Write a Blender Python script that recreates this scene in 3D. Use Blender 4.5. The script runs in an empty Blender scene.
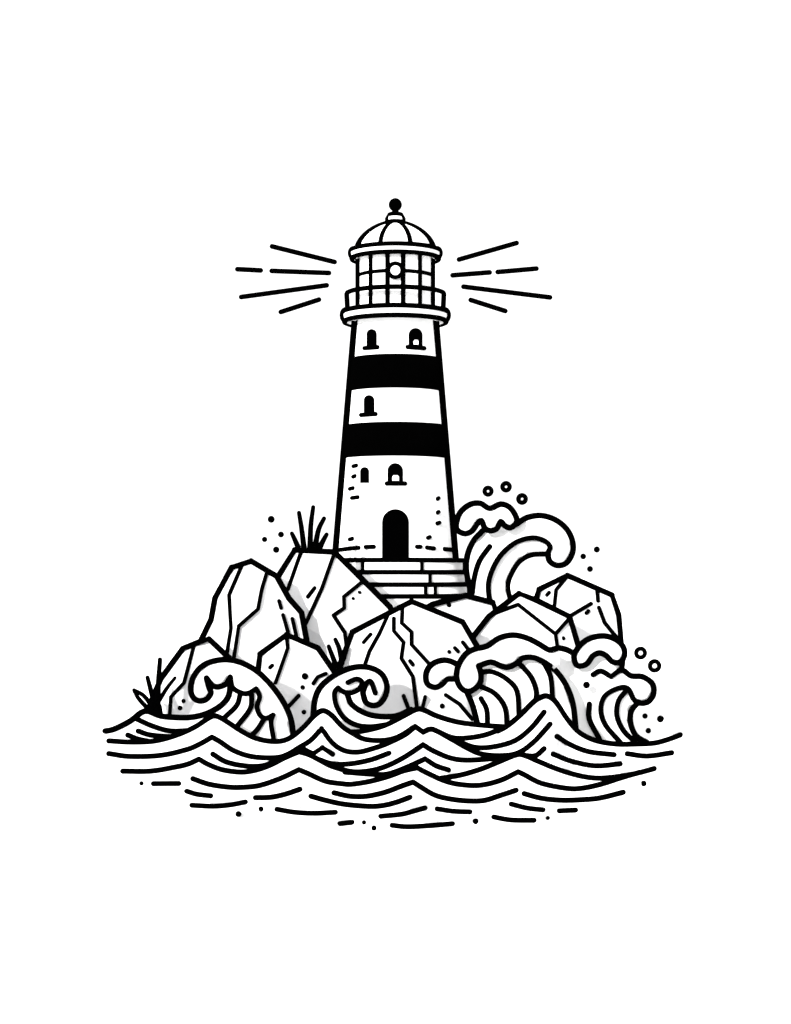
import bpy, bmesh, math
from mathutils import Vector
from mathutils.bvhtree import BVHTree
from mathutils.geometry import delaunay_2d_cdt

S = bpy.context.scene
COL = S.collection
# ------------------------------------------------------------------ camera
F, CX, HY, H = 1900.0, 395.5, 575.0, 6.9        # focal length (px), centre column, horizon row, eye height (m)
cam = bpy.data.cameras.new('camera')
co = bpy.data.objects.new('camera', cam); COL.objects.link(co)
cam.sensor_width = 36.0; cam.lens = F * 36.0 / 1024.0
cam.shift_y = (HY - 512.0) / 1024.0
cam.clip_end = 6000.0; cam.clip_start = 0.5
co.location = (0, 0, H); co.rotation_euler = (math.pi / 2, 0, 0)
S.camera = co
# ------------------------------------------------------------------ world: bright even overcast
CLOUD = 7.3
SUN_EL, SUN_AZ = math.radians(19), math.radians(209)
w = bpy.data.worlds.new('World'); S.world = w; w.use_nodes = True
nt = w.node_tree; nt.nodes.clear()
sky = nt.nodes.new('ShaderNodeTexSky'); sky.sky_type = 'NISHITA'; sky.sun_disc = False
sky.sun_elevation = SUN_EL; sky.sun_rotation = SUN_AZ
sky.air_density = 1.0; sky.dust_density = 1.0
hs = nt.nodes.new('ShaderNodeHueSaturation'); hs.inputs['Saturation'].default_value = 0.0
bg = nt.nodes.new('ShaderNodeBackground'); bg.inputs['Strength'].default_value = 0.1
out = nt.nodes.new('ShaderNodeOutputWorld')
cloud = nt.nodes.new('ShaderNodeMix'); cloud.data_type = 'RGBA'          # an even white cloud cover over the clear sky
cloud.inputs['Factor'].default_value = 0.9; cloud.inputs['B'].default_value = (CLOUD, CLOUD, CLOUD, 1)
for k_ in cloud.inputs:
    if k_.type == 'RGBA' and k_.name == 'B': k_.default_value = (CLOUD, CLOUD, CLOUD, 1)
nt.links.new(sky.outputs[0], hs.inputs['Color'])
nt.links.new(hs.outputs[0], [k_ for k_ in cloud.inputs if k_.type == 'RGBA' and k_.name == 'A'][0])
nt.links.new([k_ for k_ in cloud.outputs if k_.type == 'RGBA'][0], bg.inputs[0]); nt.links.new(bg.outputs[0], out.inputs[0])
sl = bpy.data.lights.new('sun', 'SUN'); sl.energy = 3.0; sl.angle = math.radians(3); sl.color = (1, 0.99, 0.97)
so = bpy.data.objects.new('sun', sl); COL.objects.link(so)
to_sun = Vector((math.sin(SUN_AZ) * math.cos(SUN_EL), math.cos(SUN_AZ) * math.cos(SUN_EL), math.sin(SUN_EL)))
so.rotation_euler = to_sun.to_track_quat('Z', 'Y').to_euler(); so.location = to_sun * 200
S.view_settings.view_transform = 'Standard'; S.view_settings.look = 'None'
S.view_settings.gamma = 1.0; S.view_settings.use_curve_mapping = False
S.view_settings.exposure = 1.15

# ------------------------------------------------------------------ materials
def mat(name, col, var=0.0, rough=1.0, scale=3.0):
    m = bpy.data.materials.new(name); m.use_nodes = True
    t = m.node_tree; t.nodes.clear()
    o = t.nodes.new('ShaderNodeOutputMaterial'); d = t.nodes.new('ShaderNodeBsdfDiffuse')
    d.inputs['Roughness'].default_value = rough
    t.links.new(d.outputs[0], o.inputs[0])
    n = t.nodes.new('ShaderNodeTexNoise'); n.inputs['Scale'].default_value = scale
    c = t.nodes.new('ShaderNodeTexCoord'); t.links.new(c.outputs['Object'], n.inputs['Vector'])
    r = t.nodes.new('ShaderNodeValToRGB')
    r.color_ramp.elements[0].color = (col[0] - var, col[1] - var, col[2] - var, 1)
    r.color_ramp.elements[1].color = (col[0] + var, col[1] + var, col[2] + var, 1)
    t.links.new(n.outputs['Fac'], r.inputs[0]); t.links.new(r.outputs[0], d.inputs[0])
    return m
INK = mat('black_ink', (0.0003, 0.0003, 0.0003), 0.0001)
ROCK = mat('white_rock', (0.74, 0.74, 0.745), 0.01)
WATER = mat('white_water', (0.84, 0.84, 0.84), 0.01)
PLASTER = mat('white_plaster', (0.9, 0.9, 0.9), 0.01)
STONE = mat('white_stone', (0.86, 0.86, 0.86), 0.01)
GLASS = mat('white_glazing', (0.92, 0.92, 0.92), 0.01)

# ------------------------------------------------------------------ helpers
EYE = Vector((0, 0, H))
def U(px, py, d):                      # the point seen at (px, py), d metres away along y
    return Vector(((px - CX) * d / F, d, H - (py - HY) * d / F))
def lerp_poly(pts, step=2.0):
    o = [pts[0]]
    for a, b in zip(pts, pts[1:]):
        n = max(1, int(math.hypot(b[0] - a[0], b[1] - a[1]) / step))
        for i in range(1, n + 1):
            o.append((a[0] + (b[0] - a[0]) * i / n, a[1] + (b[1] - a[1]) * i / n))
    return o
def smooth(pts, sub=5, closed=False):  # centripetal-ish Catmull-Rom
    n = len(pts); o = []
    if n < 3: return list(pts)
    rng = range(n) if closed else range(n - 1)
    for i in rng:
        p1, p2 = pts[i], pts[(i + 1) % n]
        p0 = pts[(i - 1) % n] if (closed or i > 0) else (2 * p1[0] - p2[0], 2 * p1[1] - p2[1])
        p3 = pts[(i + 2) % n] if (closed or i + 2 < n) else (2 * p2[0] - p1[0], 2 * p2[1] - p1[1])
        for k in range(sub):
            t = k / sub
            q = []
            for a in (0, 1):
                q.append(0.5 * ((2 * p1[a]) + (-p0[a] + p2[a]) * t + (2 * p0[a] - 5 * p1[a] + 4 * p2[a] - p3[a]) * t * t + (-p0[a] + 3 * p1[a] - 3 * p2[a] + p3[a]) * t ** 3))
            o.append(tuple(q))
    if not closed: o.append(pts[-1])
    return o
def soften(pts, c):                    # smooth between sharp corners listed by index
    c = [0] + sorted(c) + [len(pts) - 1]; o = []
    for a, b in zip(c, c[1:]):
        seg = smooth(pts[a:b + 1]); o += seg if not o else seg[1:]
    return o
def ball(bm, c, r, mi=1, sc=(1, 1, 1), u=10, v=7):
    rings = []
    top = bm.verts.new(c + Vector((0, 0, r * sc[2]))); bot = bm.verts.new(c - Vector((0, 0, r * sc[2])))
    for j in range(1, v):
        th = math.pi * j / v
        rings.append([bm.verts.new(c + Vector((r * sc[0] * math.sin(th) * math.cos(2 * math.pi * i / u), r * sc[1] * math.sin(th) * math.sin(2 * math.pi * i / u), r * sc[2] * math.cos(th)))) for i in range(u)])
    fs = []
    for i in range(u):
        k = (i + 1) % u
        fs.append(bm.faces.new((top, rings[0][i], rings[0][k])))
        fs.append(bm.faces.new((bot, rings[-1][k], rings[-1][i])))
        for a, b in zip(rings, rings[1:]): fs.append(bm.faces.new((a[i], b[i], b[k], a[k])))
    for f in fs: f.material_index = mi; f.smooth = True
def tube(bm, P, r, mi=1, closed=False, seg=8, caps=True):   # r: number or one per point
    Q = [P[0]]; R = [r[0] if isinstance(r, (list, tuple)) else r]
    for i, p in enumerate(P[1:], 1):
        if (p - Q[-1]).length > 1e-4: Q.append(p); R.append(r[i] if isinstance(r, (list, tuple)) else r)
    P = Q; n = len(P)
    if closed and (P[0] - P[-1]).length < 1e-3: P = P[:-1]; n -= 1
    if n < 2: ball(bm, P[0], R[0], mi); return
    up = None; rings = []
    for i in range(n):
        a = P[(i - 1) % n] if (closed or i) else P[i]
        b = P[(i + 1) % n] if (closed or i < n - 1) else P[i]
        t = (b - a)
        if t.length < 1e-6: t = P[i] - a
        t.normalize()
        if up is None:
            up = Vector((0, 1, 0)) if abs(t.y) < 0.8 else Vector((0, 0, 1))
        up = up - t * up.dot(t)
        if up.length < 1e-4: up = t.orthogonal()
        up.normalize(); s = t.cross(up)
        k = 1.0
        if 0 < i < n - 1:
            c = (P[i] - P[i - 1]).normalized().dot((P[i + 1] - P[i]).normalized())
            if c < 0.8: ball(bm, P[i], R[i], mi)
        rings.append([bm.verts.new(P[i] + (up * math.cos(2 * math.pi * j / seg) + s * math.sin(2 * math.pi * j / seg)) * R[i] * k) for j in range(seg)])
    pairs = list(zip(rings, rings[1:]))
    if closed: pairs.append((rings[-1], rings[0]))
    for a, b in pairs:
        for j in range(seg):
            f = bm.faces.new((a[j], a[(j + 1) % seg], b[(j + 1) % seg], b[j])); f.material_index = mi; f.smooth = True
    if caps and not closed:
        ball(bm, P[0], R[0], mi); ball(bm, P[-1], R[-1], mi)
def ring(bm, c, r, tr, mi=1, seg=96, a0=0, a1=2 * math.pi):
    full = abs(a1 - a0 - 2 * math.pi) < 1e-6
    P = [c + Vector((r * math.cos(a0 + (a1 - a0) * i / seg), r * math.sin(a0 + (a1 - a0) * i / seg), 0)) for i in range(seg + (0 if full else 1))]
    tube(bm, P, tr, mi, closed=full)
def lathe(bm, c, prof, mi=0, seg=96, sm=True):      # prof: (radius, z) list, z absolute
    rows = []
    for r, z in prof:
        rows.append([bm.verts.new((c[0] + r * math.cos(2 * math.pi * i / seg), c[1] + r * math.sin(2 * math.pi * i / seg), z)) for i in range(seg)] if r > 1e-6 else [bm.verts.new((c[0], c[1], z))])
    for a, b in zip(rows, rows[1:]):
        for i in range(seg):
            k = (i + 1) % seg
            if len(a) == 1: f = bm.faces.new((a[0], b[k], b[i])) if False else bm.faces.new((a[0], b[i], b[k]))
            elif len(b) == 1: f = bm.faces.new((a[i], a[k], b[0]))
            else: f = bm.faces.new((a[i], a[k], b[k], b[i]))
            f.material_index = mi; f.smooth = sm
def finish(name, bm, mats, parent=None, fix=True):
    if fix: bmesh.ops.recalc_face_normals(bm, faces=bm.faces)
    me = bpy.data.meshes.new(name); bm.to_mesh(me); bm.free()
    for m in mats: me.materials.append(m)
    o = bpy.data.objects.new(name, me); COL.objects.link(o)
    if parent: o.parent = parent; o.matrix_parent_inverse = parent.matrix_world.inverted()
    return o
def empty(name, loc):
    o = bpy.data.objects.new(name, None); COL.objects.link(o); o.location = loc
    bpy.context.view_layer.update(); return o
def tag(o, label, cat, group=None, kind=None):
    o['label'] = label; o['category'] = cat
    if group: o['group'] = group
    if kind: o['kind'] = kind
    return o
def centre_origin(o):                  # put the object's origin at the bottom middle of its mesh
    vs = [v.co for v in o.data.vertices]
    c = Vector(((min(v.x for v in vs) + max(v.x for v in vs)) / 2, (min(v.y for v in vs) + max(v.y for v in vs)) / 2, min(v.z for v in vs)))
    o.data.transform(__import__('mathutils').Matrix.Translation(-c)); o.location = c
    return o
def tree_of(bm):
    return BVHTree.FromBMesh(bm)
def on(tree, px, py, d):               # the point of a surface seen at (px, py)
    r = (U(px, py, 100.0) - EYE).normalized()
    hit = tree.ray_cast(EYE, r)
    return hit[0] if hit[0] is not None else U(px, py, d)
def stroke(bm, tree, pts, wpx, d, cap=True):         # ink drawn on the surface of a body
    r = wpx * 0.5 * d / F
    P = [on(tree, x, y, d) for x, y in lerp_poly(pts, 2.0)]
    P = [p + (EYE - p).normalized() * r * 0.5 for p in P]
    if len(pts) == 1: ball(bm, P[0], r); return
    tube(bm, P, r)
def outline(bm, pts, wpx, d, off=0.08, closed=False):
    r = wpx * 0.5 * d / F
    tube(bm, [U(x, y, d - off) for x, y in pts], r, closed=closed)
def seg_dist(p, poly):
    m = 1e9
    for i in range(len(poly)):
        a = poly[i]; b = poly[(i + 1) % len(poly)]
        dx, dy = b[0] - a[0], b[1] - a[1]; L = dx * dx + dy * dy
        t = 0 if L < 1e-12 else max(0, min(1, ((p[0] - a[0]) * dx + (p[1] - a[1]) * dy) / L))
        m = min(m, math.hypot(p[0] - a[0] - t * dx, p[1] - a[1] - t * dy))
    return m
def inside(p, poly):
    c = False; j = len(poly) - 1
    for i in range(len(poly)):
        if (poly[i][1] > p[1]) != (poly[j][1] > p[1]) and p[0] < (poly[j][0] - poly[i][0]) * (p[1] - poly[i][1]) / (poly[j][1] - poly[i][1]) + poly[i][0]: c = not c
        j = i
    return c
def body(poly_px, d, slope, cap, grid=None, creases=(), back=1.0, power=1.0):
    """closed solid with the given outline, swelling forward and back; grid = spacing of inner points in metres"""
    pl = [(U(x, y, d).x, U(x, y, d).z) for x, y in poly_px]
    co2 = [Vector(p) for p in pl]; ed = [(i, (i + 1) % len(pl)) for i in range(len(pl))]
    for c in creases:
        last = None
        for x, y in c:
            q = U(x, y, d); q2 = (q.x, q.z)
            if not inside(q2, pl) or seg_dist(q2, pl) < 0.12: last = None; continue
            co2.append(Vector(q2))
            if last is not None: ed.append((last, len(co2) - 1))
            last = len(co2) - 1
    if grid:
        x0, x1 = min(p[0] for p in pl), max(p[0] for p in pl); z0, z1 = min(p[1] for p in pl), max(p[1] for p in pl)
        j = 0; z = z0
        while z < z1:
            x = x0 + (grid / 2 if j % 2 else 0)
            while x < x1:
                if inside((x, z), pl) and seg_dist((x, z), pl) > grid * 0.45: co2.append(Vector((x, z)))
                x += grid
            z += grid * 0.87; j += 1
    vv, ee, ff, _, _, _ = delaunay_2d_cdt(co2, ed, [list(range(len(pl)))], 1, 1e-4)
    bm = bmesh.new()
    fr, bk = [], []
    for v in vv:
        ds = seg_dist((v.x, v.y), pl)
        b = cap * (min(ds * slope / cap, 1.0) ** power) if ds > 1e-3 else 0.0
        fr.append(bm.verts.new((v.x, d - b, v.y)))
        bk.append(fr[-1] if ds <= 1e-3 else bm.verts.new((v.x, d + b * back, v.y)))
    for f in ff:
        try: bm.faces.new([fr[i] for i in f])
        except ValueError: pass
        if not all(bk[i] is fr[i] for i in f):
            try: bm.faces.new([bk[i] for i in reversed(f)])
            except ValueError: pass
    return bm

# ------------------------------------------------------------------ sea, ripples and islet ground
bm = bmesh.new()
for x0, x1, y0, y1 in ((-2500, 2500, -60, 5000),):
    f = bm.faces.new([bm.verts.new(p) for p in ((x0, y0, 0), (x1, y0, 0), (x1, y1, 0), (x0, y1, 0))])
def on_water(px, py, z=0.02):
    d = (H - z) * F / (py - HY); return U(px, py, d)
ripples = [[(187, 791), (197, 794), (211, 795.6)], [(192, 805), (213, 806), (229.4, 804.7), (245.6, 801.7)],
           [(277, 809), (295, 812), (315, 813), (335.5, 812)], [(340, 823.4), (352, 822)], [(380.7, 816), (401, 814), (413, 811), (425, 807.6)],
           [(392, 825), (407, 826.4), (429, 825.4), (452.5, 823.4)], [(437, 808.6), (453.5, 811), (470, 811.6)],
           [(511, 803.8), (527, 807.8), (543, 809.6)], [(559, 810.6), (575.5, 809.8)], [(493.6, 816.7), (511, 819.7), (534, 820)],
           [(153.6, 783.5), (179, 783.3)]]
for x, y, r in ((141.5, 783.3, 2.4), (238.4, 814, 3.2), (261, 809, 2.8), (364, 822.4, 2.4), (374, 828, 2.8), (475.6, 821.3, 3.2), (547.8, 818, 2.3), (643.6, 783.5, 3.2)):
    p = on_water(x, y, 0.38 if x > 600 else 0.12); ball(bm, p, r * p.y / F)
sea = finish('sea', bm, [WATER, INK], fix=False); sea['kind'] = 'structure'

TD = 91.0                                # distance of the tower's axis
TX = (395.3 - CX) * TD / F
PX = TD / F                              # metres per pixel at the tower
def tz(py): return H - (py - HY) * PX    # height of a ring whose side edge shows at row py
bm = bmesh.new()
zt = tz(608)
lathe(bm, (TX, TD), [(0, zt), (3.5, zt), (3.8, zt - 0.7), (4.1, zt - 2.5), (4.5, zt - 4.2), (4.7, -0.5)], seg=18, sm=False)
o = finish('island_ground', bm, [ROCK]); o['kind'] = 'structure'

# ------------------------------------------------------------------ lighthouse
LH = empty('lighthouse', (TX, TD, tz(608)))
tag(LH, 'tall round lighthouse with white tower, two black bands and a domed lantern on the rocks', 'lighthouse')
C = Vector((TX, TD, 0))
def rad(py): return (41.1 + (py - 323) * (60.6 - 41.1) / (559 - 323)) * PX
def strip(bm, prof, inn=2.6, e=0.02, mi=1, n=4):      # dark edge stripes down both flanks of a round body
    for s in (-1, 1):
        rows = []
        for r, z in prof:
            f0 = math.asin(max(0.2, 1 - inn * PX / max(r, 0.01)))
            rows.append([bm.verts.new((TX + s * (r + e) * math.sin(f0 + (math.pi / 2 - f0) * i / n), TD - (r + e) * math.cos(f0 + (math.pi / 2 - f0) * i / n), z)) for i in range(n + 1)])
        for a, b in zip(rows, rows[1:]):
            for i in range(n): bm.faces.new((a[i], a[i + 1], b[i + 1], b[i])).material_index = mi
# tower
bm = bmesh.new()
ys = [562, 530, 500, 458, 426, 391.5, 359, 340, 318]
lathe(bm, (TX, TD), [(rad(y), tz(y)) for y in ys])
TT = tree_of(bm)
for s in (-1, 1):
    tube(bm, [Vector((TX + s * rad(y), TD - 0.22 * rad(y), tz(y))) for y in ys], 2.8 * PX)
strip(bm, [(rad(y), tz(y)) for y in ys], 4.2)
for p in ([(339, 550), (350, 548.3), (358.6, 547.7)], [(365.6, 547), (373.8, 546.7)], [(417, 546.7), (420.4, 546.7)], [(427, 547.5), (434, 548.4)], [(444.4, 549), (453.5, 550)]):
    stroke(bm, TT, p, 4.6, TD - 2.5)
for x, y, hw in ((354.8, 465.8, 1.6), (354, 476.3, 1), (351.4, 488.4, 1.7), (354.8, 497.5, 3), (438, 498.5, .6), (438, 512.3, .6), (438.3, 523, 1.2), (351, 539, 1.4), (428.8, 537.4, 1)):
    stroke(bm, TT, [(x - hw, y + 0.4), (x + hw, y - 0.4)], 4.4, TD - 2.5)
finish('tower', bm, [PLASTER, INK], LH)
for y0, y1 in ((358.7, 392.3), (425.6, 459)):
    bm = bmesh.new()
    e = 0.025
    lathe(bm, (TX, TD), [(rad(y1) - 0.05, tz(y1)), (rad(y1) + e, tz(y1)), (rad((y0 + y1) / 2) + e, tz((y0 + y1) / 2)), (rad(y0) + e, tz(y0)), (rad(y0) - 0.05, tz(y0))], mi=0)
    finish('painted_band', bm, [INK], LH)
# windows and door: arched openings standing a little proud of the curved wall
def plate(bm, poly, tree, d, proud, mi=0, thick=0.12):
    co2 = [Vector(p) for p in poly]
    xa, xb, ya, yb = min(p[0] for p in poly), max(p[0] for p in poly), min(p[1] for p in poly), max(p[1] for p in poly)
    y = ya + 1
    while y < yb - 0.7:
        x = xa + 1
        while x < xb - 0.7:
            if inside((x, y), poly) and seg_dist((x, y), poly) > 0.7: co2.append(Vector((x, y)))
            x += 2.0
        y += 2.5
    vv, ee, ff, *_ = delaunay_2d_cdt(co2, [(i, (i + 1) % len(poly)) for i in range(len(poly))], [list(range(len(poly)))], 1, 1e-4)
    fr, bk = [], []
    for v in vv:
        p = on(tree, v.x, v.y, d)
        n = Vector((p.x - TX, p.y - TD, 0)).normalized()
        fr.append(bm.verts.new(p + n * proud)); bk.append(bm.verts.new(p + n * (proud - thick)))
    fs = []
    for f in ff: fs.append(bm.faces.new([fr[i] for i in f])); fs.append(bm.faces.new([bk[i] for i in reversed(f)]))
    n = len(poly)
    for i in range(n):
        k = (i + 1) % n
        fs.append(bm.faces.new((fr[i], bk[i], bk[k], fr[k])))
    for f in fs: f.material_index = mi
def arch(cx, hw, y0, y1):
    p = [(cx - hw, y1)]
    for i in range(13):
        a = math.pi * i / 12
        p.append((cx - hw * math.cos(a), y0 + hw - hw * math.sin(a)))
    p.append((cx + hw, y1)); return p
def window(cx, hw, y0, y1, sill=None, pane=None, label=None):
    bm = bmesh.new(); plate(bm, arch(cx, hw, y0, y1), TT, TD - 2, 0.03)
    wd = finish('window', bm, [INK], LH)
    if label: wd['label'] = label
    if pane:
        bm = bmesh.new(); px, py, pw, ph = pane
        plate(bm, smooth([(px - pw, py + ph), (px - pw, py - ph * .4), (px - pw * .6, py - ph), (px + pw * .6, py - ph), (px + pw, py - ph * .4), (px + pw, py + ph)], 1), TT, TD - 2, 0.06)
        finish('window_pane', bm, [GLASS], wd)
    if sill:
        bm = bmesh.new(); x0, ya, x1, yb = sill
        tube(bm, [on(TT, x, y, TD - 2) + Vector((0, -0.03, 0)) for x, y in lerp_poly([(x0 + 2, ya), (x1 - 2, yb)])], 2.3 * PX, mi=0)
        finish('window_sill', bm, [INK], wd)
window(371.9, 5.0, 329, 347, (362.4, 348.2, 379.5, 347.2))
window(415.3, 6.8, 328, 347, (405.6, 347.0, 426.3, 348.2), (415.6, 342.3, 2.2, 2.3), 'arched window with a white lower pane')
window(369.3, 5.2, 395, 414, (359, 415, 377.6, 414))
window(364.8, 4.4, 467, 483, label='narrow arched window without a sill')
window(395.2, 7.7, 463, 484, (384.7, 483.5, 407, 483.5), (395.6, 478, 3.2, 2.7), 'arched window with a white lower pane')
bm = bmesh.new(); plate(bm, arch(395.4, 13.2, 509, 559), TT, TD - 2, 0.05); finish('door', bm, [INK], LH)
# stepped round plinth: four courses of stone
cs = [(560.5, 68.3), (572.3, 70.3), (584.3, 72.5), (595.6, 74.5), (608, 76)]
joints = {0: [(362.6, 1), (421.9, 1)], 1: [(430, 1)], 2: [(425.6, 1), (435.3, 1)], 3: []}
for i in range(4):
    y0, r0 = cs[i]; y1, r1 = cs[i + 1]
    bm = bmesh.new()
    lathe(bm, (TX, TD), [(0, tz(y0) - 0.006), (r0 * PX, tz(y0) - 0.006), (r0 * PX, tz(y1)), (0, tz(y1))], sm=False)
    T = tree_of(bm)
    ring(bm, Vector((TX, TD, tz(y0))), r0 * PX, 2.4 * PX)
    for s in (-1, 1): tube(bm, [Vector((TX + s * r0 * PX, TD - .6, tz(y0))), Vector((TX + s * (r0 + .8) * PX, TD - .6, tz(y1)))], 2.4 * PX)
    for x, _ in joints[i]: stroke(bm, T, [(x, y0 + 1), (x, y1 - 1)], 3.8, TD - 3)
    finish('stone_step', bm, [STONE, INK], LH)
# gallery
bm = bmesh.new()
zg = tz(316.6); rg = 49.5 * PX; hh = 5.7 * PX
prof = [(38 * PX, zg - hh), (rg - hh * .2, zg - hh)] + [(rg - hh * .2 + hh * 0.75 * math.sin(a), zg - hh * math.cos(a)) for a in [math.pi * k / 10 for k in range(1, 10)]] + [(rg - hh * .2, zg + hh), (30 * PX, zg + hh)]
lathe(bm, (TX, TD), prof)
for a in (135, 25): ring(bm, Vector((TX, TD, zg - hh * math.cos(math.radians(a)))), rg - hh * .2 + hh * .75 * math.sin(math.radians(a)) + .9 * PX, 2.6 * PX)
for s in (-1, 1):
    tube(bm, [Vector((TX + s * (rg + hh * 0.62 * math.sin(a)), TD - .5, zg - hh * math.cos(a))) for a in [math.pi * k / 12 for k in range(13)]], 2.5 * PX)
finish('gallery', bm, [PLASTER, INK], LH)
# railing
bm = bmesh.new(); rr = 48.6 * PX; zr = tz(294)
ring(bm, Vector((TX, TD, zr)), rr, 2.5 * PX, mi=0, a0=-math.pi, a1=0)
for k in range(2):
    a = math.pi * k
    tube(bm, [Vector((TX + rr * math.cos(a), TD + rr * math.sin(a), zr)), Vector((TX + (rr - .04) * math.cos(a), TD + rr * math.sin(a), zg + hh))], 2.6 * PX, mi=0)
finish('railing', bm, [INK], LH)
# lantern room
bm = bmesh.new(); rl = 37.6 * PX; z0, z1 = zg + hh - .05, tz(253)
lathe(bm, (TX, TD), [(rl, z0), (rl, z1)])
strip(bm, [(rl, z0), (rl, z1)], 2.6)
lant = finish('lantern_glazing', bm, [GLASS, INK], LH)
az = [-89, -39.7, -11.6, 11.6, 39.7, 89, 140.3, 168.4, 191.6, 219.7]
for a in az:
    bm = bmesh.new(); a = math.radians(a)
    q = Vector((TX + rl * math.sin(a), TD - rl * math.cos(a), 0))
    tube(bm, [q + Vector((0, 0, z0)), q + Vector((0, 0, z1))], 2.45 * PX, mi=0)
    finish('mullion', bm, [INK], lant)
bm = bmesh.new(); ring(bm, Vector((TX, TD, tz(276.5))), rl, 2.0 * PX, mi=0); finish('glazing_bar', bm, [INK], lant)
# lamp: a round lens standing out of the front of the glazing
bm = bmesh.new(); d = TD - rl - 0.12; c = U(395.3, 270.3, d)
for r, t, mi in ((0, 0, 0),):
    n = 40
    fr = [bm.verts.new(c + Vector((math.cos(2 * math.pi * i / n) * 6.4 * PX, 0.0, math.sin(2 * math.pi * i / n) * 6.4 * PX))) for i in range(n)]
    bk = [bm.verts.new(v.co + Vector((0, .25, 0))) for v in fr]
    mid = [bm.verts.new(c + Vector((math.cos(2 * math.pi * i / n) * 3.5 * PX, -.05, math.sin(2 * math.pi * i / n) * 3.5 * PX))) for i in range(n)]
    bm.faces.new(mid); bm.faces.new(bk[::-1])
    for i in range(n):
        k = (i + 1) % n
        bm.faces.new((mid[i], mid[k], fr[k], fr[i])); bm.faces.new((fr[i], fr[k], bk[k], bk[i]))
tube(bm, [c + Vector((math.cos(2 * math.pi * i / 40) * 6.8 * PX, -.03, math.sin(2 * math.pi * i / 40) * 6.8 * PX)) for i in range(40)], 2.05 * PX, closed=True)
finish('lamp', bm, [GLASS, INK], LH)
# cornice
bm = bmesh.new(); zc = tz(254.6); hh2 = 4.7 * PX; rc = 42.5 * PX
prof = [(30 * PX, zc - hh2), (rc - hh2 * .3, zc - hh2)] + [(rc - hh2 * .3 + hh2 * 0.9 * math.sin(a), zc - hh2 * math.cos(a)) for a in [math.pi * k / 10 for k in range(1, 10)]] + [(rc - hh2 * .3, zc + hh2), (30 * PX, zc + hh2)]
lathe(bm, (TX, TD), prof)
for a in (135, 25): ring(bm, Vector((TX, TD, zc - hh2 * math.cos(math.radians(a)))), rc - hh2 * .3 + hh2 * .9 * math.sin(math.radians(a)) + .8 * PX, 2.45 * PX)
for s in (-1, 1):
    tube(bm, [Vector((TX + s * (rc - .05 + hh2 * 0.75 * math.sin(a)), TD - .45, zc - hh2 * math.cos(a))) for a in [math.pi * k / 12 for k in range(13)]], 2.5 * PX)
finish('cornice', bm, [PLASTER, INK], LH)
# dome
bm = bmesh.new(); rd = 37.5 * PX; zd = tz(251); hd = 28.0 * PX
dp = [(rd * max(0.0, math.cos(a)) ** 1.17, zd + hd * math.sin(a) ** 1.17) for a in [math.pi / 2 * k / 16 for k in range(17)]]
dp[-1] = (0, dp[-1][1])
lathe(bm, (TX, TD), dp)
for s in (-1, 1): tube(bm, [Vector((TX + s * r * 1.02, TD - .2 * r, zd + (z - zd) * 1.02)) for r, z in dp], 3.0 * PX)
strip(bm, dp[:-4], 2.6)
dome = finish('dome', bm, [PLASTER, INK], LH)
for a in (-23, 23, 157, -157):
    bm = bmesh.new(); a = math.radians(a)
    tube(bm, [Vector((TX + r * math.sin(a), TD - r * math.cos(a), z)) for r, z in dp[:-2]], 2.5 * PX, mi=0)
    finish('dome_rib', bm, [INK], dome)
# finial
bm = bmesh.new()
def prf(l): return [(r * PX, tz(y)) for r, y in l]
lathe(bm, (TX, TD), prf([(7, 226), (7.6, 221), (7, 215.5), (4, 213.5), (0, 213)]), mi=0)
ring(bm, Vector((TX, TD, tz(223))), 8.2 * PX, 2.7 * PX)
ring(bm, Vector((TX, TD, tz(215))), 5.8 * PX, 2.6 * PX)
for s in (-1, 1): tube(bm, [Vector((TX + s * x * PX, TD - .05, tz(y))) for x, y in ((8, 224), (8.1, 219), (6, 215.5))], 2.4 * PX)
lathe(bm, (TX, TD), prf([(4.6, 215), (3.4, 212), (3.4, 209)]), mi=1)
fin = finish('finial', bm, [PLASTER, INK], LH)
bm = bmesh.new(); ball(bm, Vector((TX, TD, tz(204.8))), 6.7 * PX, mi=0, u=24, v=16); finish('ball', bm, [INK], fin)

# ------------------------------------------------------------------ rays of light round the lantern
rays = [((272, 246.4), (334.6, 262), 'uppermost black light ray left of the lantern, sloping down towards the dome'),
        ((237.4, 269.2), (260.7, 270.4), 'short level light ray dash farthest left of the lantern'),
        ((271.7, 270.9), (329, 273), 'long level light ray left of the lantern, following a short dash'),
        ((241.2, 297), (326.7, 285.3), 'longest light ray left of the lantern, rising gently towards the railing'),
        ((280.8, 312), (319, 299.6), 'short lowest light ray left of the gallery, rising steeply towards it'),
        ((459, 259.5), (516.6, 243), 'uppermost black light ray right of the lantern, sloping up away from the dome'),
        ((452.6, 275.3), (489.6, 272.4), 'near-level light ray just right of the lantern, inner one of two dashes'),
        ((497.7, 272), (536.4, 268.6), 'near-level light ray right of the lantern, outer one of two dashes'),
        ((463.5, 286.7), (550, 297.4), 'longest light ray right of the lantern, falling gently away from the railing'),
        ((470.7, 300), (505.3, 311), 'short lowest light ray right of the gallery, falling steeply away from it')]
for a, b, lab in rays:
    bm = bmesh.new(); tube(bm, [U(*a, TD), U(*b, TD)], 2.6 * PX, mi=0, seg=12)
    tag(centre_origin(finish('light_ray', bm, [INK])), lab, 'light ray', 'light rays around the lantern')

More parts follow.
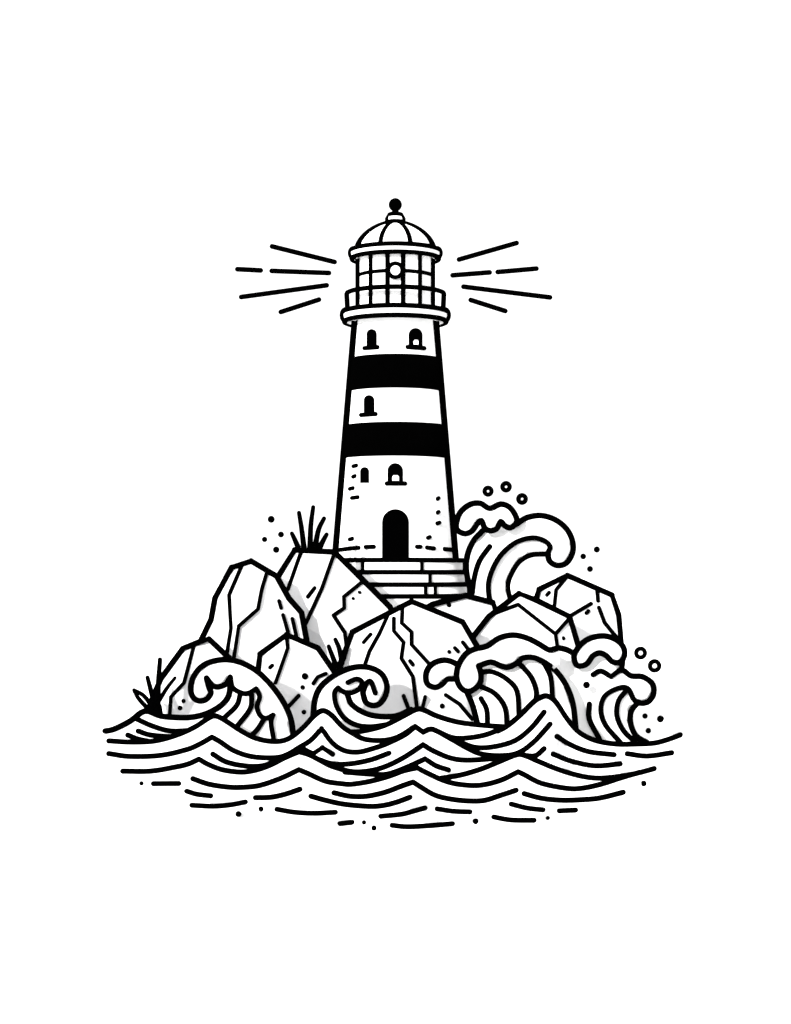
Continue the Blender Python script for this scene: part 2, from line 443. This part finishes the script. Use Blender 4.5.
# ------------------------------------------------------------------ rocks
def rock(poly, top, d, creases, marks, label, dots=(), cap=1.3, slope=0.85, wo=6.2, wi=4.2):
    bm = body(poly, d, slope, cap, None, creases, back=0.8, power=0.8)
    bmesh.ops.recalc_face_normals(bm, faces=bm.faces)
    T = tree_of(bm)
    outline(bm, top, wo, d, off=0.12)
    for c in creases: stroke(bm, T, c, wi, d)
    for c in marks: stroke(bm, T, c, wi, d)
    for x, y, r in dots: ball(bm, on(T, x, y, d), r * d / F)
    return tag(centre_origin(finish('rock', bm, [ROCK, INK])), label, 'rock', 'rocks of the islet')

top = [(197, 648), (200.6, 641), (211, 619.6), (214.8, 598.4), (231.6, 567.4), (251, 561), (276.7, 576.3), (289, 598.4), (301.5, 612.6), (306.8, 641), (308, 660)]
rock(top + [(306, 735), (205, 735)], top, 83.3,
     [[(242, 565), (229, 595), (231, 628.5), (226.3, 657)], [(267, 572), (261.7, 589.6), (258, 609), (238.7, 626), (233.4, 661)]],
     [[(279, 601), (281, 608)], [(283, 615), (288, 632)], [(292.3, 618.8), (296.2, 635.6)]], 'tall pointed white rock on the left with two long zigzag cracks')
top = [(276, 582), (278.4, 576), (294.6, 550), (334.4, 552), (352, 569), (390, 607), (396, 622)]
rock(top + [(398, 650), (392, 722), (292, 722), (272, 640)], top, 85.4,
     [[(301, 552), (288, 589)], [(334.4, 553), (322, 588), (305, 625)], [(362, 582), (343.9, 596.7), (344.2, 608), (333.4, 615.3), (344.8, 632.7), (346.7, 648)]],
     [[(307.8, 596.7), (314.5, 588)]], 'flat topped white rock carrying a grass tuft beside the lighthouse steps', [(359.4, 592.5, 2.1), (353, 598.6, 1.9)])
top = [(256, 690), (258, 671), (260, 654), (286.5, 634.7), (318, 648), (336, 674)]
rock(top + [(345, 700), (345, 740), (256, 740)], top, 80.6,
     [[(286.5, 636), (287.7, 648), (275.6, 682.5)]],
     [[(288, 707), (298.6, 695.8)], [(313.3, 683.4), (317.7, 677), (325.7, 673.6)], [(270, 667.5), (272.2, 665.5)]],
     'low white rock dotted with black spots between the two curling waves on the left', [(304.8, 676.3, 3.5), (302.5, 687.4, 2.5), (304, 712, 2.5)], cap=1.1)
top = [(148, 712), (152, 700), (160.7, 678.7), (183, 648.3), (199, 642), (209, 639), (227, 656), (236, 664)]
rock(top + [(262, 690), (262, 740), (144, 740)], top, 80.9,
     [[(194, 645), (184, 682.7), (170.8, 697), (169.8, 714)]], [], 'leftmost white rock rising behind the dark grass tuft at the waterline', [(183.5, 701, 2.3), (180, 708, 2.5)], cap=1.1)
top = [(334, 682), (337.5, 671), (352.3, 632), (411.5, 601.4), (462.7, 622), (477.5, 647), (482, 660)]
rock(top + [(488, 740), (330, 740)], top, 80.8,
     [[(388.5, 614), (379.7, 633), (369.4, 651.4), (363.7, 668)], [(393.8, 618.4), (393.8, 631), (403.6, 642.3), (401.3, 658.3), (412.7, 676.5), (417.2, 709)],
      [(402.4, 607), (401.7, 623), (411.5, 632), (411.5, 644.6), (432, 667)]],
     [[(363.7, 642.3), (370.6, 634.4)], [(410, 661), (412.7, 664.6)], [(403.6, 696), (409, 710)], [(425, 697), (422.5, 708)], [(454.8, 648), (458, 651.5)], [(462.7, 642.3), (467.8, 649)],
      [(445.7, 695), (459.3, 704), (472, 719)]],
     'largest white rock in the middle in front of the steps, split by jagged cracks', [(449, 652, 2.3), (442, 706, 2.8)], cap=1.5)
top = [(428, 607), (432, 604.5), (465.5, 595.4), (492.8, 602.5), (497, 614)]
rock(top + [(500, 640), (496, 715), (440, 715), (425, 640)], top, 86.0, [], [], 'small smooth white rock below the right end of the stone steps', [(449, 605, 2.5)], cap=0.9, slope=.6)
top = [(470, 650), (473.6, 636), (488.8, 616.6), (519, 593.4), (537, 600.5), (569.7, 616.6), (580, 652), (584, 670)]
rock(top + [(590, 735), (474, 735)], top, 82.9,
     [[(488, 615.8), (518, 604.5), (555.5, 634), (557.5, 648)], [(569.7, 618), (555.5, 634)]], [], 'wide peaked white rock above the big foaming wave, with an inner roof-like ridge line', [(563.2, 638.3, 2.3)], cap=1.1)
top = [(534, 605), (536, 599.4), (539, 589.3), (567.4, 575.5), (612, 595), (618.7, 615), (621, 643), (622, 660)]
rock(top + [(625, 730), (534, 730)], top, 86.2,
     [[(566.5, 577), (556, 590), (554, 610)], [(568.4, 617), (591, 603.6)], [(598.8, 607.4), (604.5, 622.6), (617, 638)]],
     [[(597, 590), (598, 601)], [(547, 595), (549, 592.6)], [(586.4, 613), (588.4, 611)]], 'rightmost white rock with several facets, behind the foam cap', cap=1.1)

# ------------------------------------------------------------------ grass tufts
def tuft(blades, base, d, label, w=4.6):
    t = empty('grass_tuft', U(*base, d)); tag(t, label, 'grass tuft', 'grass tufts on the rocks')
    for k, (pts, wd) in enumerate(blades):
        bm = bmesh.new(); sp = smooth(pts, 6); n = len(sp)
        P = [U(x, y, d - 0.1 + 0.12 * ((k * 37) % 5 - 2) * (1 - i / n)) for i, (x, y) in enumerate(sp)]
        tube(bm, P, [wd * 0.5 * d / F * (0.95 + 0.35 * i / n) for i in range(n)], mi=0)
        finish('blade', bm, [INK], t)
tuft([([(291.9, 533.5), (294.5, 539), (298, 547)], 4.6), ([(299, 512.8), (301.5, 528), (304, 548)], 4.7), ([(313.2, 507.2), (310.8, 526), (310, 548)], 4.7),
      ([(324, 518.5), (318.5, 530), (315, 548)], 4.8), ([(326.6, 534.5), (323.5, 540), (320, 547)], 4.8)], (309, 550), 85.3, 'tall spiky black grass tuft on top of the rock left of the lighthouse')
tuft([([(134, 690.5), (139, 699), (150, 711)], 4.2), ([(134, 690), (144, 696), (154, 709)], 4.2), ([(147.5, 677.5), (151, 691), (155.6, 709)], 4.8), ([(160, 659.5), (158.3, 684), (157.6, 713)], 5.0),
      ([(175, 678), (167, 688), (159.5, 700)], 3.8), ([(153, 704), (158, 706), (159, 713)], 6.5)], (156, 714), 78.6, 'black grass tuft at the waterline left of all the rocks')
tuft([([(328.7, 646.3), (332, 655), (337, 668)], 4.6), ([(335.3, 639.5), (339, 648), (342, 662)], 4.6), ([(346.5, 648), (343.5, 657), (338.5, 670)], 5.5)], (338, 672), 80.2, 'tiny black grass tuft wedged in the gap between two rocks')

# ------------------------------------------------------------------ breaking waves
def wave_body(poly, d, lines, name, parent=None, wl=5.5, cap=0.6, slope=0.6, grid=0.3, outl=(), wo=6.0):
    bm = body(poly, d, slope, cap, grid)
    bmesh.ops.recalc_face_normals(bm, faces=bm.faces)
    for f in bm.faces: f.smooth = True
    T = tree_of(bm)
    for l in outl: outline(bm, l, wo, d, off=0.1)
    for l in lines: stroke(bm, T, l, wl, d)
    return finish(name, bm, [WATER, INK], parent)
def dense(p): return smooth(p, 4)
WG = 'breaking waves around the rocks'
# W1: plume behind the rocks right of the tower
d1 = 89.0
foam = [(456, 524.6), (460, 512.5), (470, 504.4), (480.5, 503.4), (489.6, 508.4), (500.7, 504), (510.8, 508.4), (517, 520.6), (510.8, 527.6), (504.7, 525.6), (500.7, 521.6), (496.6, 528.7), (489.6, 530.7), (484.5, 527.6), (481.5, 520.6), (477.4, 523.6), (472.4, 530.7), (465.3, 533.7), (458, 530.7)]
outer = dense([(514, 525.5), (517, 523.6), (527, 517.5), (541, 515.5), (555, 519.6), (566.4, 528.7), (572.5, 541), (572.5, 553), (566.4, 563), (557.3, 565.5), (549.5, 561), (548, 553), (550, 547), (545, 541), (533, 537.8), (517, 541.8), (502.7, 553), (493.6, 567), (488.5, 583), (489.6, 599.4), (494, 610)])
left = dense([(482.5, 530.7), (473.4, 540.8), (467.3, 555), (466.3, 571), (470.3, 590), (472, 600)])
inner = dense([(547, 554), (531, 555), (519, 562), (510.8, 575), (507.8, 587), (510.5, 600)])
k = min(range(len(outer)), key=lambda i: math.hypot(outer[i][0] - 548, outer[i][1] - 553))
poly = left[::-1] + [(490, 527), (502, 524)] + outer[:k + 1] + inner[2:] + [(508, 640), (508, 716), (474, 716), (472, 640)]
W = empty('breaking_wave', U(490, 716, d1)); tag(W, 'tall curling wave rearing behind the rocks right of the lighthouse, with foam on its shoulder', 'wave', WG)
wave_body(poly, d1, [inner, outer[k:], dense([(489.6, 546.5), (479.4, 561), (474.4, 577), (472.4, 592)])], 'water_curl', W, outl=[outer[:k + 1], left], cap=.55, grid=.28)
fp = smooth(foam, 4, True); wave_body(fp, d1 - 0.75, [], 'foam', W, outl=[fp + fp[:1]], cap=.4, grid=.22)
# W2: left curl
d2 = 77.3
outer = dense([(206.5, 678), (209.2, 687.8), (211, 693), (206.5, 699.3), (199.5, 701), (193.3, 697.5), (190.6, 689.6), (192.4, 679), (199.5, 668.3), (210, 662), (226, 659.5), (242, 663), (258, 672), (272, 686), (284.4, 703.7), (291.5, 721.4), (293.5, 740)])
fm = soften([(206.5, 678), (212, 685), (218, 687), (226, 684), (230.4, 677), (233, 687.8), (242, 693), (249, 693), (256, 688.7), (259.6, 696.6), (257, 707), (260.5, 716), (266.7, 718), (273, 715), (271, 723), (273.8, 740)], [4, 8, 13])
lip = dense([(230.4, 678), (228.7, 695), (220.7, 705.5), (206.5, 713.5), (192.4, 717), (181, 717.6), (160.7, 716), (144.5, 711), (130, 721), (114, 729), (105, 731)])
kf = min(range(len(fm)), key=lambda i: math.hypot(fm[i][0] - 230.4, fm[i][1] - 677))
poly = outer + [(293.5, 750), (105, 750)] + lip[::-1] + fm[1:kf][::-1]
W = empty('breaking_wave', U(240, 750, d2)); tag(W, 'curling wave breaking over the leftmost rocks, its foam lip hooking to the left', 'wave', WG)
wave_body(poly, d2, [fm[kf:], dense([(240, 695), (236.6, 705.5), (224, 718)]), dense([(251.7, 695), (250, 709), (236.6, 726.7)]), dense([(264, 718.8), (258, 728.5), (251, 736)])],
          'water_curl', W, outl=[outer, fm[:kf + 1], lip], cap=.5)
# W3: middle curl
d3 = 77.3
outer = dense([(312.5, 722), (313.3, 712.6), (315, 698.4), (321, 686), (335.4, 674.5), (353, 667.4), (369, 667.4), (381.4, 673.6), (386.7, 684), (385.8, 695), (379.6, 703.7), (372.6, 705.5), (365.5, 702), (362.8, 693)])
tip = dense([(362.8, 693), (366.4, 683.4), (370.8, 681.6), (375.2, 693)])
fo1 = dense([(347.8, 682.5), (356.6, 679), (362, 682.5), (358.4, 689.6), (349.6, 693), (342.5, 691.3), (338, 687.8)])
fo2 = dense([(338, 687.8), (334.5, 693), (336.3, 705.5), (344.2, 718), (356.6, 725), (370.8, 726.7), (387, 724.5)])
lip = dense([(347, 693), (351.3, 703.7), (362, 711.7), (376, 716), (395.6, 716), (411, 709.5)])
poly = outer + [(362.3, 686), (358.4, 689.6), (351, 692.8)] + lip[1:] + [(424, 722), (424, 750), (308, 750)]
W = empty('breaking_wave', U(360, 750, d3)); tag(W, 'spiral curling wave in front of the middle rock, hooking to the right', 'wave', WG)
wave_body(poly, d3, [tip, fo1, fo2], 'water_curl', W, outl=[outer, lip], cap=.5)
# W4: big foaming wave on the right
d4 = 77.3
cr = dense([(478.7, 666), (480.7, 673), (480.7, 681.4), (476.6, 687.4), (468.5, 691.5), (460.5, 687.4), (456.4, 677), (458.4, 665), (465.5, 654), (474.6, 649), (486.7, 646), (499, 638), (513, 635), (527, 638), (539, 644), (549.4, 650), (557, 648.3)])
under = dense([(478.7, 666), (490.8, 662), (501, 666), (509, 667), (517, 663), (523, 658), (533, 657.5), (543, 661.5), (550, 666)])
edge = dense([(543, 661.5), (555, 670), (566, 685), (573, 704), (576, 730)])
base = [(482, 668), (492, 664), (509, 667), (523, 660), (540, 660), (555, 670), (566, 685), (573, 704), (576, 730), (576, 750), (478, 750), (477, 722), (472.6, 705.6), (466.5, 690), (474, 686)]
W = empty('breaking_wave', U(525, 750, d4)); tag(W, 'largest foaming wave at the front right, ribbed below its thick foam crest', 'wave', WG)
wave_body(base, d4, [dense([(480.7, 672), (492.8, 672), (507, 679.3), (517, 691.5), (519, 716)]), dense([(519, 663), (531, 677), (536.3, 691.5), (535.3, 703)]),
                     dense([(543.4, 662), (550.5, 677), (552.5, 697)]), dense([(480.7, 686.4), (494.8, 693.5), (505, 707.7), (507, 726)]),
                     dense([(481, 698.5), (486.7, 709.7), (487.5, 726)])], 'water_face', W, outl=[edge, dense([(466.5, 691.5), (472.6, 705.6), (477.5, 725)])], cap=.45)
crest = cr + [(560, 652), (560, 664), (554, 669)] + under[::-1][:-1]
wave_body(crest, d4 - 0.35, [], 'foam', W, outl=[cr, under], cap=.45, grid=.25)
lob = smooth([(456.4, 664), (444.3, 660), (432, 664), (426, 673), (427, 683.4), (435, 687.4), (442, 684.4), (447.3, 679.3), (455.4, 678.3), (460, 671)], 4, True)
wave_body(lob, d4 - 0.1, [], 'foam_lobe', W, outl=[lob + lob[:1]], cap=.4, grid=.25)
# W5: smaller wave at the right end
d5 = 78.6
crl = soften([(593, 674.7), (600.7, 671), (611, 676.6), (621.5, 670), (631, 675.7), (642.4, 676.6), (652, 683.3), (653.8, 692.8), (649, 701.3), (640.5, 703.2), (633, 698.4), (627.2, 688)], [2])
W = empty('breaking_wave', U(610, 750, d5)); tag(W, 'smaller wave at the right end, its round foam knob curling to the right', 'wave', WG)
tl = dense([(546, 648.5), (549.4, 650), (559.6, 648), (569.7, 651), (577, 657)])
re = dense([(638.6, 702.2), (631, 711.7), (631, 725), (636.7, 736.4), (648, 743)])
poly = [(546, 648.5), (549.4, 650), (559.6, 648), (569.7, 651), (580, 655), (600, 648), (620, 656), (622.5, 662.4), (621.5, 670), (631, 675.7), (642.4, 676.6), (652, 683.3), (653.8, 692.8), (649, 701.3), (640.5, 703.2)] + re[1:] + [(648, 752), (546, 752)]
wave_body(poly, d5, [crl[:20], dense([(633, 698.4), (627.2, 688), (616, 689), (604.5, 696.5), (600.7, 709.8), (605.4, 725), (620, 742)]), dense([(627, 690), (618.7, 700.3), (616.8, 715.5), (623.4, 730.7), (635, 742)]),
                     dense([(589.3, 704), (589.3, 719.3), (599.5, 739)])], 'water_face', W, outl=[tl, re, crl[8:], [(622.8, 660), (621.5, 670)]], cap=.4, slope=.5)
lob = smooth([(576, 664.3), (574, 655), (580.8, 644.4), (591, 637.8), (604.5, 635.9), (616, 639.7), (623.4, 647), (624.4, 655.8), (619.7, 662.4), (612, 661.5), (606.4, 655.8), (599.7, 653), (593, 655.8), (587.4, 663.4), (580.8, 666)], 4, True)
wave_body(lob, d5 - 0.65, [], 'foam_lobe', W, outl=[lob + lob[:1]], cap=.35, grid=.22)

# ------------------------------------------------------------------ swells of the sea: rows of pointed crests
def ridge(name, pts, d, w, parent=None):
    bm = bmesh.new()
    if d is None: d = (H - 0.3) * F / (max(p[1] for p in pts) - HY)
    P = [U(x, y, d) for x, y in pts]
    prof = ((0.9, 0), (0.5, 0.35), (0.15, 0.86), (0, 1), (-0.15, 0.8), (-0.5, 0.35), (-0.9, 0))
    rows = []
    for p in P:
        z = p.z - 0.02; k = min(1.0, max(z, 0.15) * 1.1)
        rows.append([bm.verts.new((p.x, p.y + dy * k, z * s if s else -0.3)) for dy, s in prof])
    for a, b in zip(rows, rows[1:]):
        for j in range(len(prof) - 1):
            bm.faces.new((a[j], a[j + 1], b[j + 1], b[j])).smooth = True
    for e in (rows[0], rows[-1]): bm.faces.new(e)
    tube(bm, [p + Vector((0, -0.05, 0.0)) for p in P], w * 0.5 * d / F)
    o = centre_origin(finish(name, bm, [WATER, INK]))
    if parent:
        bpy.context.view_layer.update()
        o.parent = parent; o.matrix_parent_inverse = parent.matrix_world.inverted()
    return o
for r in ripples: ridge('ripple', smooth(r), None, 5.5, sea)
def swell(ridges, label, w=5.8):
    main = ridge('sea_wave', ridges[0][0], ridges[0][1], w)
    for pts, d in ridges[1:]: ridge('ripple', pts, d, w, main)
    return tag(main, label, 'sea wave', 'rows of sea waves in front of the rocks')
A_left = soften([(109, 740.8), (130, 742), (154.6, 741), (177, 735), (195, 727), (209, 717.8), (215, 715.8), (223, 719), (240.5, 730.5), (256.6, 738.5), (275, 741.5), (289, 738.5), (303, 728), (315, 715), (323, 710.5), (331.5, 715), (341.6, 726), (352, 733), (364, 739), (381, 740.5), (395, 738), (405, 733), (413, 727.5)], [])
swell([(A_left, 75.4), (dense([(138, 719.5), (152.6, 726), (171, 731), (195, 730)]), 76.3), (dense([(138.4, 731), (150.6, 735), (175, 737)]), 76.0), (dense([(128, 735), (138, 739), (150, 741.5)]), 75.7)],
      'rearmost sea wave on the left with two peaks, touching both left curling waves')
A_mid = soften([(350, 732), (360, 731.5), (376.6, 728), (389, 723.5), (405, 715), (417, 709), (425, 710.5), (437, 716), (457.5, 722), (480, 725), (507, 727)], [])
swell([(A_mid, 75.9)], 'single peaked sea wave directly below the largest middle rock')
A_right = soften([(498, 731), (507, 726), (519, 716), (533, 702), (540, 697.5), (546.5, 695.8), (555, 701), (564.6, 715.5), (574, 728), (583.6, 735.4), (597, 741), (616, 744), (635, 744), (654, 743), (669, 739), (680, 734.8)], [])
swell([(A_right, 74.4), (dense([(462, 743), (476.4, 747.5), (494.6, 746.5), (515, 740.5), (531, 728), (544, 712)]), None), (dense([(557, 736.4), (570, 744.5), (588.5, 751.6), (614, 754.6)]), None),
       (dense([(627, 753.6), (647, 756), (671.5, 752.6)]), None), (dense([(553, 754), (570, 760.7), (594.6, 765.7), (620, 763.7)]), None)], 'steepest sea wave, overlapping the foot of the large ribbed wave on the right')
B1 = soften([(109, 753.5), (130, 756.3), (160.7, 755.3), (187, 749.4), (201, 743.4), (212, 737), (220, 741.5), (234, 750.6), (252.6, 756.6), (275, 757.6), (287, 754.6), (299, 747.5), (311, 740), (321.6, 728.5), (332, 742.5), (344, 750.4), (358, 752), (372.6, 748.5), (387, 743.5), (405, 734.5), (415, 726.3), (423, 732), (430, 729), (437, 731), (452, 739.5), (466, 747.5), (480, 753.6), (498.6, 755.6), (517, 753.2), (533, 742.5), (550, 724)], [5, 13, 20, 21])
swell([(B1, None), (dense([(437, 731), (452, 737.5), (466, 738), (484.5, 735), (500.7, 729)]), 75.0), (dense([(213, 754), (226, 761.7), (244.5, 765.7), (262.7, 765.7), (277, 759.7), (287, 754.6)]), None),
       (soften([(303, 748.5), (313, 753.6), (322.4, 747.5), (332.5, 754)], [1, 2]), 68.0), (dense([(318, 759), (332, 763.7), (350, 763.7), (370.6, 759.7), (389, 753)]), None)],
      'second row of sea waves from the rocks, with a notched double peak near its middle')
CL = soften([(123, 771), (150.6, 771), (177, 766.6), (189, 763.6), (199, 759), (209, 764.6), (223, 769.7), (241.6, 772), (256.6, 769.8), (271, 764.7), (285, 757.6), (299, 751.6), (309, 754.6), (321, 760.7), (332, 766.2), (352, 771.5), (370.6, 770.5), (387, 765.7), (405, 756.6), (423, 744.5), (433, 750.6), (449.5, 757.6), (465.6, 760), (490.6, 758.6), (507, 755.6), (521, 755), (535, 755.6), (544, 748.5)], [4, 11, 19])
swell([(CL, None), (soften([(345, 772), (370.6, 774), (387, 774), (405, 767.8), (425, 758.7), (436, 765.7), (448.4, 769.8)], [4]), 62.6)], 'third row of sea waves from the rocks, with three separate sharp peaks and no notch')
CR = soften([(441, 778), (460, 775), (480.5, 769), (498.6, 761.7), (515, 755), (523, 754.8), (537, 760.7), (553, 767.4), (569.4, 773), (585.6, 776.8), (600.7, 778), (621, 776), (637, 773), (654, 768.4)], [])
swell([(CR, None)], 'broad single peaked sea wave at the right, below the steepest one')
D = soften([(193, 778.5), (209, 784), (229.4, 787), (245, 787), (260.7, 785), (281, 778), (299, 769.5), (309, 773.8), (325.4, 781), (341.6, 783.5), (352, 784), (370.6, 781), (389, 776), (403, 770.8), (417, 767.6), (429, 773.8), (445.4, 781), (461.6, 784.5), (480.5, 785), (500.7, 780), (518, 771.6), (525, 775), (541, 783), (565.4, 788), (580.5, 788.2), (600.7, 784), (621, 777.5), (640, 772)], [6, 14, 20])
swell([(D, None)], 'long fourth row of sea waves with three small even peaks')
E = soften([(334, 792.6), (350, 796), (366.5, 796), (385, 792), (401, 786), (413, 781.8), (421, 787), (435, 795), (451.5, 799), (470, 800.8), (485, 800), (500.7, 795), (516, 790)], [5])
swell([(E, None), (dense([(311, 796), (325.4, 800), (341.6, 803.6), (360, 805.6), (376.6, 806), (393, 803), (410, 797)]), None), (dense([(524, 793.4), (541, 798), (561, 800), (581.6, 799.5), (600, 797.7), (623, 792)]), None),
       (dense([(255.6, 797.5), (271, 797), (285, 794), (300, 789)]), None)], 'frontmost broken row of low sea waves, nearest the scattered dashes')

# ------------------------------------------------------------------ droplets of spray
def drop(x, y, r, d, label, hollow=False, group='spray droplets in the air'):
    bm = bmesh.new(); c = U(x, y, d); R = r * d / F
    if hollow:
        ball(bm, c, R * 0.5, mi=0, sc=(1, .25, 1), u=20, v=12)
        t = R * hollow
        tube(bm, [c + Vector((math.cos(2 * math.pi * i / 32) * (R - t), -0.02, math.sin(2 * math.pi * i / 32) * (R - t))) for i in range(32)], t, closed=True)
        tag(centre_origin(finish('water_droplet', bm, [WATER, INK])), label, 'droplet', group)
    else:
        ball(bm, c, R, mi=0, u=16, v=10)
        tag(centre_origin(finish('water_droplet', bm, [INK])), label, 'droplet', group)
drop(271.2, 519.3, 3.6, 85, 'black spray droplet left of the tall grass tuft, topmost of four')
drop(281, 534.5, 3.1, 85, 'black spray droplet closest to the tall grass tuft, second highest of four')
drop(264.6, 539.4, 2.8, 85, 'smallest black spray droplet left of the tall grass tuft, farthest from it')
drop(276.2, 549.7, 3.3, 85, 'black spray droplet left of the tall grass tuft, lowest of four')
drop(488, 491.2, 5.8, 89, 'ringed droplet over the tall wave, nearest the lighthouse', 0.41)
drop(506, 486.8, 6.0, 89, 'ringed droplet over the tall wave, highest of three', 0.41)
drop(522, 499, 6.1, 89, 'ringed droplet over the tall wave, lowest and farthest from the lighthouse', 0.41)
drop(596.8, 549.5, 3.2, 88, 'black spray droplet above the rightmost rock, highest of three')
drop(583.2, 556.4, 3.0, 88, 'black spray droplet above the rightmost rock, nearest the curling wave tip')
drop(590, 569, 3.1, 88, 'black spray droplet just above the rightmost rock, lowest of three')
drop(640.5, 653, 6.7, 79, 'ringed droplet right of the foam cap, upper of two', 0.34)
drop(654.5, 665.8, 7.0, 79, 'ringed droplet right of the foam cap, lower and larger of two', 0.34)
drop(586.5, 685, 3.6, 77.6, 'black droplet in front of the smaller right wave below its foam cap')
drop(645, 716, 2.8, 78, 'black droplet under the round foam knob, closest to it')
drop(660.4, 719, 3.6, 78, 'largest black droplet under the round foam knob, farthest right')
drop(648.3, 730.7, 2.9, 78, 'black droplet under the round foam knob, lowest and nearest the water line')
